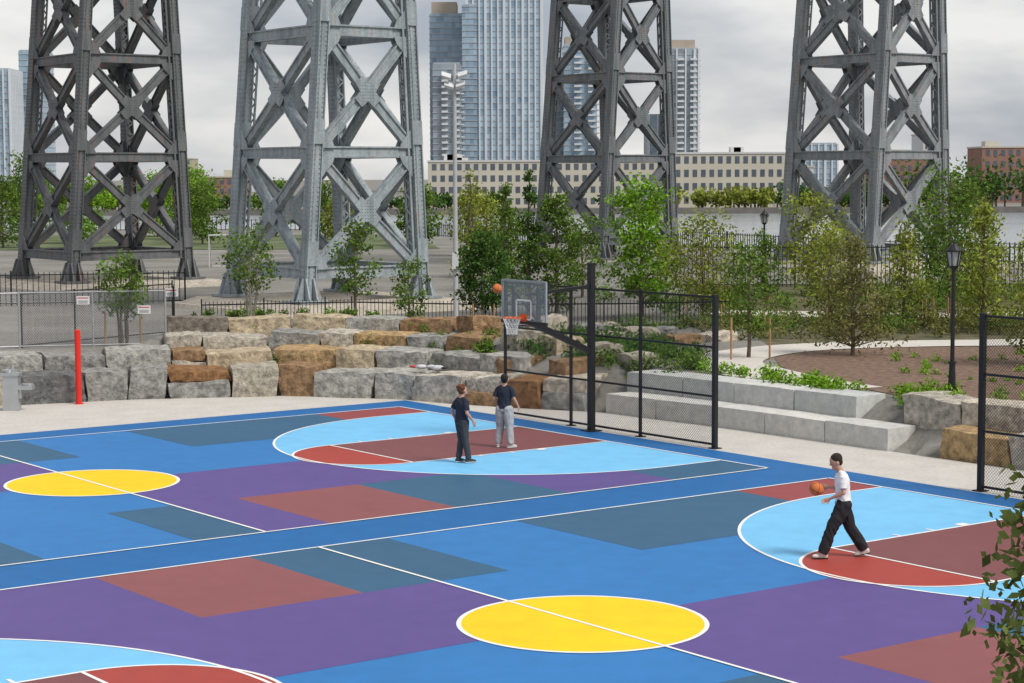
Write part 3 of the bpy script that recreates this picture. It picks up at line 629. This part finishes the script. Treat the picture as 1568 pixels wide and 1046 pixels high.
g=MB()
for x,y,sx,mi in((-2.7,58.0,.22,0),(-2.4,58.0,.2,0),(-2.2,57.7,.25,0),(-2.95,58.1,.13,1),(-2.0,57.6,.12,2)): g.sphere((x,y,.93),sx*.8,mi,10,(1,.7,.4))
bgm=mat('bag_grey',(.5,.51,.53),.8,.15,8); o=g.obj('clothes_and_bags',[bgm,rd,blk],smooth=True)
# ------------------------------------------------------------------ far shore and skyline
sw=mat('seawall',(.16,.15,.14),.9,.2,.3); g=MB(); g.abox(-700,700,527,529,-6,-2.4); g.obj('seawall',[sw])
def treeline(name,x0,x1,y,zb,h,key,col,n_,size=1.3,nper=60):
    g=MB(); cs=[];rs=[]
    for i in range(n_):
        x=x0+(x1-x0)*random.random(); hh=h*random.uniform(.5,1.05); cs.append((x,y+random.uniform(-6,6),zb+hh*.6)); rs.append(hh*.5)
        g.cyl((x,y,zb-.5),(x,y,zb+hh*.6),.3,.15,5,0)
    leaves(g,cs,rs,nper,size); g.obj(name,[barkm]+greens(key,col))
treeline('distant_tree_line',-190,-85,545,-2.8,9,'green',GREEN,60)
treeline('distant_tree_line',-150,-90,538,-2.8,6,'bright',BRIGHT,30)
treeline('distant_tree_line',-85,40,540,-2.8,4.5,'dark',DARK,50)
treeline('distant_tree_line',44,72,536,-2.8,6,'yellowish',YEL,30)
treeline('distant_tree_line',72,110,540,-2.8,7,'dark',DARK,40)
treeline('distant_tree_line',110,260,545,-2.8,13,'dark',DARK,110)
def glassmat(name,c1,c2,sx,sz,rough=.25):
    m=bpy.data.materials.new(name); m.use_nodes=True; nt=m.node_tree; n=nt.nodes; l=nt.links; b=n['Principled BSDF']; b.inputs['Roughness'].default_value=rough; b.inputs['Specular IOR Level'].default_value=.4
    tc=n.new('ShaderNodeTexCoord'); mp=n.new('ShaderNodeMapping'); mp.inputs['Scale'].default_value=(1/sx,1/sx,1/sz); l.new(tc.outputs['Object'],mp.inputs[0])
    fl=n.new('ShaderNodeVectorMath'); fl.operation='FLOOR'; l.new(mp.outputs[0],fl.inputs[0]); wn=n.new('ShaderNodeTexWhiteNoise'); l.new(fl.outputs[0],wn.inputs['Vector'])
    n2=n.new('ShaderNodeTexNoise'); n2.inputs['Scale'].default_value=.03; n2.inputs['Detail'].default_value=3; l.new(tc.outputs['Object'],n2.inputs[0])
    av=n.new('ShaderNodeMath'); av.operation='MULTIPLY_ADD'; av.inputs[1].default_value=.45; l.new(wn.outputs['Value'],av.inputs[0]); l.new(n2.outputs['Fac'],av.inputs[2])
    r=n.new('ShaderNodeValToRGB'); r.color_ramp.elements[0].position=.35; r.color_ramp.elements[1].position=.95; r.color_ramp.elements[0].color=(*c1,1); r.color_ramp.elements[1].color=(*c2,1); l.new(av.outputs[0],r.inputs[0]); l.new(r.outputs[0],b.inputs['Base Color']); return m
gA=glassmat('tower_glass_a',(.15,.23,.31),(.36,.47,.56),2.2,3.3); gB=glassmat('tower_glass_b',(.16,.24,.33),(.36,.47,.57),2.2,3.3); gD=glassmat('tower_glass_d',(.17,.27,.38),(.42,.54,.64),3.45,3.3); gC=glassmat('tower_glass_c',(.14,.17,.20),(.33,.39,.44),2.5,3.3)  # distance haze painted into glass and facade colours: lighter, bluish, low contrast
fin=mat('tower_fin',(.62,.65,.68),.6,.05,.05); bandm=mat('tower_band',(.38,.42,.46),.7,.05,.05); beige=mat('beige_masonry',(.54,.51,.43),.9,.06,.1); tan=mat('tan_masonry',(.44,.38,.31),.9,.08,.1); brick=mat('brick_far',(.28,.16,.125),.9,.12,.2); wind=mat('window_dark',(.10,.12,.15),.3,.2,.3); wht=mat('far_white',(.6,.6,.6),.8,.05,.1)
def tower(name,x0,x1,y,top,gm_,fins=None,bands=3.3,depth=30,bal=False,crown=None,bth=.5,z0=-3):
    g=MB(); cx=(x0+x1)/2; hw=(x1-x0)/2
    g.abox(-hw,hw,0,depth,z0,top,0)
    z=z0+bands
    while z<top-.5:
        g.box((0,depth/2,z),V(hw+.25,0,0),V(0,depth/2+.25,0),V(0,0,bth/2),2); z+=bands
    if fins:
        k=0; x=-hw
        while x<=hw+.01: g.box((x,-.3,(top+z0)/2),V(.42*(1+.6*(k%3==0)),0,0),V(0,.5,0),V(0,0,(top-z0)/2),1); x+=fins; k+=1
        yy=0
        while yy<=depth:
            for s in(-1,1): g.box((s*(hw+.3),yy,(top+z0)/2),V(.5,0,0),V(0,.42,0),V(0,0,(top-z0)/2),1)
            yy+=fins
    if bal:
        z=z0+bands
        while z<top-4:
            for q in(.72,.3):
                g.box((hw*(q*2-1)+hw*.25,-1.1,z+.5),V(hw*.22,0,0),V(0,1.1,0),V(0,0,.55),1)
            g.box((hw+.8,depth*.3,z+.3),V(.8,0,0),V(0,depth*.25,0),V(0,0,.3),1); z+=bands
    if crown: g.abox(-hw*crown[0],hw*crown[1],2,depth-2,top,top+crown[2],3)
    g.abox(-hw+.5,hw-.5,.5,depth-.5,top,top+.6,2)
    o=g.obj(name,[gm_,fin,bandm,tan]); o.location=(cx,y,0); return o
tower('glass_tower',-296,-279,1100,66,gB,3.4)
tower('glass_tower',-281,-268,1130,78,gA,None)
tower('glass_tower',-46,-25.5,1120,97,gA,None,3.3,30,False,(.9,.5,7))
tower('residential_tower',-42,-27,1060,66,gC,None,3.3,24,True,None)
tower('glass_high_rise',-24.5,17,1100,128,gD,3.45,3.3,36,bth=.35)
tower('glass_tower',-27,-19,1095,100,gB,None,3.3,20)
tower('glass_tower',22,30,1140,70,gC,None,3.3,25,crown=(.9,.9,4))
tower('glass_tower',30,49,1130,80,gA,None,3.3,25,True,(.9,.4,5))
tower('residential_tower',87,104,1100,76,gC,5,3.3,30,True,(.8,.8,5))
tower('residential_tower',78,86,1120,40,gA,5,3.3,30,False)
tower('glass_tower',171,190,1150,24,gA,4,3.3,20)
tower('glass_tower',-160,-150,1150,18,gC,3,3.3,20)
def block(name,x0,x1,y,z0,z1,m,rows,sp,ww,depth=20,wh_=None):
    g=MB(); L=x1-x0; g.abox(0,L,0,depth,z0,z1,0); g.abox(-.2,L+.2,-.2,depth+.2,z1,z1+.5,2)
    fh=(z1-z0)/rows; x=sp/2
    while x<L-ww:
        for r in range(rows): g.abox(x,x+ww,-.06,-.01,z0+fh*(r+.28),z0+fh*(r+.82),1)
        x+=sp
    for k in range(int(L/14)):
        q=random.uniform(2,L-6); g.abox(q,q+random.uniform(2,5),5,10,z1+.5,z1+random.uniform(1.2,2.6),2)
    o=g.obj(name,[m,wind,beige if m!=beige else wht]); o.location=(x0,y,0)
block('beige_warehouse',45.5,78,560,-2.8,12.3,beige,4,2.4,1.3)
block('beige_warehouse',-24,45,566,-2.8,10.3,beige,4,2.4,1.3)
block('brick_building',-180,-170,1050,-3,15.5,tan,5,2.2,1.1)
block('brick_building',-125,-112,700,-3,8,tan,3,2.2,1.1)
block('brick_building',118,136,640,-3,13,brick,5,2.4,1.2)
block('brick_building',139,152,700,-3,10,tan,4,2.4,1.2)
block('brick_building',148,162,620,-3,14.5,brick,5,2.4,1.2)
block('brick_building',164,182,660,-3,12,brick,5,2.4,1.2)
block('white_building',80,92,600,-3,8.5,wht,3,2.4,1.4)
block('brick_building',-103,-88,640,-3,6,brick,3,2.4,1.2)
block('white_building',144,149,690,-3,20,wht,8,1.6,.8)
g=MB()
for a,b in(((0,0,0),(0,0,2.4)),((5,0,0),(5,0,2.4)),((0,0,2.4),(5,0,2.4)),((0,0,2.4),(0,1.6,0)),((5,0,2.4),(5,1.6,0)),((0,1.6,0),(5,1.6,0))): g.cyl(a,b,.06,.06,8)
o=g.obj('soccer_goal',[wht]); o.location=(-20.5,133,.42); o.scale=(.55,.8,.9)
# ------------------------------------------------------------------ people
skinm=mat('skin_mat',(.50,.29,.21),.6,.06,6)
def cloth(name,col,b=.5): return mat(name,col,.9,.12,5,b*.25,14)
def person(name,loc,face,J,cl,hairc,cuff=.075,baggy=1.0,hands=((0,0,-1),(0,0,-1)),headdir=(1,0,0),sleeve=.55,shoec=((.6,.58,.55),(.03,.03,.03))):
    """J: joints in (forward,left,up) metres; builds a single remeshed continuous body"""
    Fd=Vector((math.cos(face),math.sin(face),0)); Sd=Vector((-math.sin(face),math.cos(face),0)); Zu=V(0,0,1)
    def w(p): return Fd*p[0]+Sd*p[1]+Zu*p[2]
    prims=[]; g=MB()
    def loft(rings,label,ref=None):
        for (c0,a0,b0),(c1,a1,b1) in zip(rings[:-1],rings[1:]):
            prims.append((c0,c1,a0,b0,a1,b1,label,ref))
        vs=[];n_=14
        for i,(c,ra,rb) in enumerate(rings):
            d=(rings[min(i+1,len(rings)-1)][0]-rings[max(i-1,0)][0]).normalized(); s=(ref or Sd); s=(s-d*s.dot(d)); s=s.normalized() if s.length>.05 else d.orthogonal().normalized(); q=d.cross(s)
            for k in range(n_):
                t=2*math.pi*k/n_; vs.append(c+s*math.cos(t)*ra+q*math.sin(t)*rb)
        fs=[(i*n_+k,i*n_+(k+1)%n_,(i+1)*n_+(k+1)%n_,(i+1)*n_+k) for i in range(len(rings)-1) for k in range(n_)]; fs+=[tuple(range(n_-1,-1,-1)),tuple(range((len(rings)-1)*n_,len(rings)*n_))]
        g.add(vs,fs)
    def ell0(c,rx,ry,rz,label,fx=None):
        fx=fx or Fd; up=Zu; sy=up.cross(fx).normalized(); uz=fx.cross(sy)
        t=MB(); t.sphere((0,0,0),1,0,16); vs=[c+fx*v[0]*rx+sy*v[1]*ry+uz*v[2]*rz for v in t.v]; g.add(vs,t.f); prims.append(('e',c,rx,ry,rz,fx,sy,uz,label))
    ell=ell0
    j={k:w(v) for k,v in J.items()}; j['sl']-=Zu*.022; j['sr']-=Zu*.022
    pel,ch,nk=j['pelvis'],j['chest'],j['neck']
    sh=(j['sl']-j['sr']).normalized()
    loft([(pel-Zu*.03,.185,.135),(pel+(ch-pel)*.25,.172,.122),(pel+(ch-pel)*.6,.175,.12),(ch,.195,.128),(ch+(nk-ch)*.45,.185,.11),(ch+(nk-ch)*.85,.10,.075)],1,sh)
    loft([(nk-(nk-ch)*.1,.060,.064),(nk+(j['head']-nk)*.6,.054,.056)],0,sh)
    for sd_ in('l','r'):
        s,e_,h=j['s'+sd_],j['e'+sd_],j['w'+sd_]
        ell(s-(s-ch)*.08,.066,.066,.066,1); loft([(nk-(nk-ch)*.25,.06,.055),(s.lerp(nk,.45)-Zu*.005,.062,.055),(s-Zu*.005,.064,.06)],1)
        sl_=s.lerp(e_,sleeve*1.35); loft([(s,.064,.064),(s.lerp(e_,.45),.066,.064),(sl_,.070,.068)],1)
        loft([(s,.048,.048),(s.lerp(e_,.5),.045,.045),(e_,.038,.038),(e_.lerp(h,.35),.040,.038),(h,.025,.021)],0)
        ell(e_,.039,.039,.039,0)
        hd=w(hands[0 if sd_=='l' else 1]).normalized(); side=Fd if abs(hd.dot(Fd))<.8 else Zu*-1
        side=(side-hd*side.dot(hd)).normalized(); pn=hd.cross(side)*(1 if sd_=='l' else -1)
        loft([(h-hd*.01,.024,.02),(h+hd*.03,.038,.018),(h+hd*.085,.042,.015)],0,side)
        for k,(o_,ln) in enumerate(((-.031,.062),(-.011,.072),(.011,.076),(.031,.068))):
            a=h+hd*.08+side*o_; m_=a+hd*ln*.5+pn*ln*.12; t_=m_+hd*ln*.35+pn*ln*.4
            loft([(a,.0105,.0105),(m_,.0095,.0095)],0); loft([(m_,.0098,.0098),(t_,.008,.008)],0)
        a=h+hd*.02+side*.03; m_=a+side*.03+hd*.03+pn*.012; t_=m_+hd*.03+pn*.015; loft([(a,.014,.014),(m_,.011,.011)],0); loft([(m_,.0112,.0112),(t_,.009,.009)],0)
        hp,kn,an=j['h'+sd_],j['k'+sd_],j['a'+sd_]
        ell(hp,.115*baggy**.5,.105*baggy**.5,.12,2)
        loft([(hp+Zu*.05,.11,.12),(hp.lerp(kn,.35),.098*baggy,.105*baggy),(kn,.076*baggy,.082*baggy),(kn.lerp(an,.5),.07*baggy,.078*baggy),(kn.lerp(an,.9),cuff,cuff*1.05),(an,cuff*.96,cuff)],2)
        ell(kn,.078*baggy,.078*baggy,.09*baggy,2)
        loft([(an+Zu*.03,.042,.042),(an-Zu*.02,.042,.045)],3)
    loft([(pel-Zu*.10,.15,.12),(pel+Zu*.03,.165,.12)],2,sh)
    for sd_ in('l','r'):
        an=j['a'+sd_]; td=w(J['t'+sd_]).normalized(); up=(Zu-td*Zu.dot(td)).normalized(); ss=up.cross(td)
        b0=an-up*.045
        loft([(b0-td*.085,.028,.035),(b0-td*.06,.042,.05),(b0,.042,.052),(b0+td*.07-up*.008,.046,.042),(b0+td*.13-up*.015,.048,.034),(b0+td*.175-up*.02,.036,.025)],3,ss)
        loft([(b0-td*.09-up*.042,.036,.014),(b0+td*.02-up*.042,.044,.014),(b0+td*.12-up*.042,.052,.014),(b0+td*.185-up*.040,.034,.012)],4,ss)
    hd=w(headdir).normalized(); hc=j['head']; hs=Zu.cross(hd).normalized(); hu=hd.cross(hs); ell=lambda c,rx,ry,rz,lb,fx=None: ell0(hc+(c-hc)*1.09,rx*1.09,ry*1.09,rz*1.09,lb,fx)
    ell(hc+hu*.02,.095,.076,.105,0,hd); ell(hc-hu*.05+hd*.025,.066,.056,.062,0,hd)
    loft([(hc+hd*.094+hu*.025,.009,.009),(hc+hd*.116-hu*.012,.016,.015)],0,hs); ell(hc+hd*.084-hu*.05,.012,.024,.007,5,hd)
    ell(hc+hd*.082-hu*.085,.02,.025,.018,0,hd)
    for s in(1,-1): ell(hc+hs*s*.078-hd*.005-hu*.005,.022,.012,.032,0,hd); ell(hc+hs*s*.03+hd*.084+hu*.014,.008,.012,.006,6,hd)
    ell(hc+hu*.055-hd*.028,.100,.086,.088,7,hd); ell(hc-hd*.05+hu*.005,.06,.078,.08,7,hd)
    if hairc[1]:
        for k in range(14):
            a=k*math.pi*2/14; ell(hc+hu*(.08+.03*math.cos(k*2.1))+hd*(.06*math.cos(a)-.03)+hs*.06*math.sin(a),.04,.04,.035,7,hd)
    me=bpy.data.meshes.new('tmp'); me.from_pydata(g.v,[],g.f); o=bpy.data.objects.new('tmp',me); COL.objects.link(o)
    bm=bmesh.new(); bm.from_mesh(me); bmesh.ops.recalc_face_normals(bm,faces=bm.faces); bm.to_mesh(me); bm.free()
    md=o.modifiers.new('r','REMESH'); md.mode='VOXEL'; md.voxel_size=.0075; md.use_smooth_shade=True
    dg=bpy.context.evaluated_depsgraph_get(); me2=bpy.data.meshes.new_from_object(o.evaluated_get(dg)); bpy.data.objects.remove(o)
    n_=len(me2.polygons); cen=np.zeros(n_*3); me2.polygons.foreach_get('center',cen); cen=cen.reshape(-1,3)
    best=np.full(n_,1e9); lab=np.zeros(n_,int)
    for p in prims:
        if p[0]=='e':
            _,c,rx,ry,rz,fx,sy,uz,lb=p; q=cen-np.array(c); d=np.sqrt((q@np.array(fx)/rx)**2+(q@np.array(sy)/ry)**2+(q@np.array(uz)/rz)**2); dist=(d-1)*min(rx,ry,rz)
        else:
            c0,c1,a0,b0,a1,b1,lb,ref=p; ax=c1-c0; L=ax.length; d_=ax/L; s=(ref or Sd); s=(s-d_*s.dot(d_)); s=s.normalized() if s.length>.05 else d_.orthogonal().normalized(); q_=d_.cross(s)
            q=cen-np.array(c0); t=q@np.array(d_); tt=np.clip(t/L,0,1); ra=a0+(a1-a0)*tt; rb=b0+(b1-b0)*tt; d=np.sqrt((q@np.array(s)/ra)**2+(q@np.array(q_)/rb)**2); dist=(d-1)*np.minimum(ra,rb); over=np.maximum(0,np.maximum(-t,t-L)); dist=np.maximum(dist,over-.004)
        u=dist<best; best=np.where(u,dist,best); lab=np.where(u,lb,lab)
    me2.materials.clear()
    hm=mat(name+'_hair',hairc[0],.7,.3,25,.6,60)
    for m in(skinm,cl[0],cl[1],mat('shoe_'+str(shoec[0]),shoec[0],.7,.1,20),mat('sole_'+str(shoec[1]),shoec[1],.7,.1,20),mat('lips',(.35,.14,.12),.5,.05,5),mat('eye_dark',(.03,.02,.02),.3,.05,5),hm): me2.materials.append(m)
    me2.polygons.foreach_set('material_index',lab.tolist()); me2.polygons.foreach_set('use_smooth',[True]*n_)
    # cloth folds on garment vertices
    isc=np.zeros(len(me2.vertices),bool)
    for p in me2.polygons:
        if lab[p.index] in(1,2):
            for vi in p.vertices: isc[vi]=True
    nv=len(me2.vertices); cc_=np.zeros(nv*3); nn_=np.zeros(nv*3); me2.vertices.foreach_get('co',cc_); me2.vertices.foreach_get('normal',nn_); cc_=cc_.reshape(-1,3); nn_=nn_.reshape(-1,3)
    for i in np.nonzero(isc)[0]:
        qx,qy,qz=cc_[i]; f_=1-2.2*abs(noise.noise(Vector((qx*7+1.3,qy*7,qz*5.5+qx*6+qy*4))))
        cc_[i]+=nn_[i]*f_*(.011 if qz<.95 else .008)
    me2.vertices.foreach_set('co',cc_.ravel()); me2.update()
    ob=bpy.data.objects.new(name,me2); COL.objects.link(ob)
    zmin=float(cc_[:,2].min()); ob.location=(loc[0],loc[1],loc[2]-zmin); return ob
zc=.017
person('man_with_ball',(5.68,33.35,zc),math.pi,dict(pelvis=(.0,0,.97),chest=(.03,0,1.33),neck=(.06,0,1.49),head=(.135,0,1.64),sl=(.04,.17,1.43),sr=(.04,-.17,1.43),
  el=(.04,.24,1.15),er=(-.02,-.22,1.15),wl=(.26,.13,1.03),wr=(.25,-.10,1.20),hl=(0,.09,.92),hr=(0,-.09,.92),kl=(.22,.10,.50),kr=(-.14,-.10,.50),al=(.36,.10,.09),ar=(-.38,-.10,.12),tl=(1,.05,.03),tr=(1,0,-.20)),
  (cloth('white_tshirt',(.75,.75,.76),.6),cloth('black_trousers',(.022,.022,.026),.8)),((.03,.02,.015),0),cuff=.085,baggy=1.2,hands=((.9,-.1,-.35),(.8,.1,.15)),headdir=(.9,.1,-.38))
person('boy_in_navy_shirt',(-1.16,44.7,zc),math.radians(35),dict(pelvis=(0,0,.97),chest=(.0,0,1.33),neck=(-.0,0,1.49),head=(.035,0,1.645),sl=(.0,.17,1.43),sr=(.0,-.17,1.43),
  el=(-.10,.25,1.16),er=(-.02,-.25,1.15),wl=(.02,.28,.94),wr=(.14,-.27,.95),hl=(0,.09,.92),hr=(0,-.09,.92),kl=(.05,.09,.50),kr=(.03,-.10,.50),al=(-.03,.09,.085),ar=(.10,-.13,.085),tl=(1,.1,0),tr=(1,-.2,0)),
  (cloth('navy_tshirt',(.022,.028,.045),.6),cloth('charcoal_trousers',(.05,.052,.058),.8)),((.16,.06,.025),1),cuff=.062,baggy=.95,hands=((.3,0,-.9),(.4,0,-.9)),headdir=(.93,.0,.25),shoec=((.04,.04,.04),(.6,.6,.6)))
person('boy_in_grey_sweatpants',(-.19,47.2,zc),math.radians(62),dict(pelvis=(0,0,.97),chest=(.02,0,1.33),neck=(.02,0,1.49),head=(.04,0,1.64),sl=(.02,.175,1.43),sr=(.02,-.175,1.43),
  el=(-.05,.25,1.16),er=(.02,-.26,1.17),wl=(.10,.22,.96),wr=(.15,-.30,.98),hl=(0,.10,.92),hr=(0,-.10,.92),kl=(.05,.14,.50),kr=(.02,-.13,.50),al=(0,.17,.085),ar=(-.02,-.17,.085),tl=(.9,.4,0),tr=(.9,-.5,0)),
  (MATS['navy_tshirt'],cloth('grey_sweatpants',(.38,.38,.39),.8)),((.02,.016,.014),0),cuff=.09,baggy=1.25,hands=((.3,0,-.9),(.4,0,-.8)),headdir=(.9,.1,.3),shoec=((.5,.5,.5),(.65,.65,.65)))
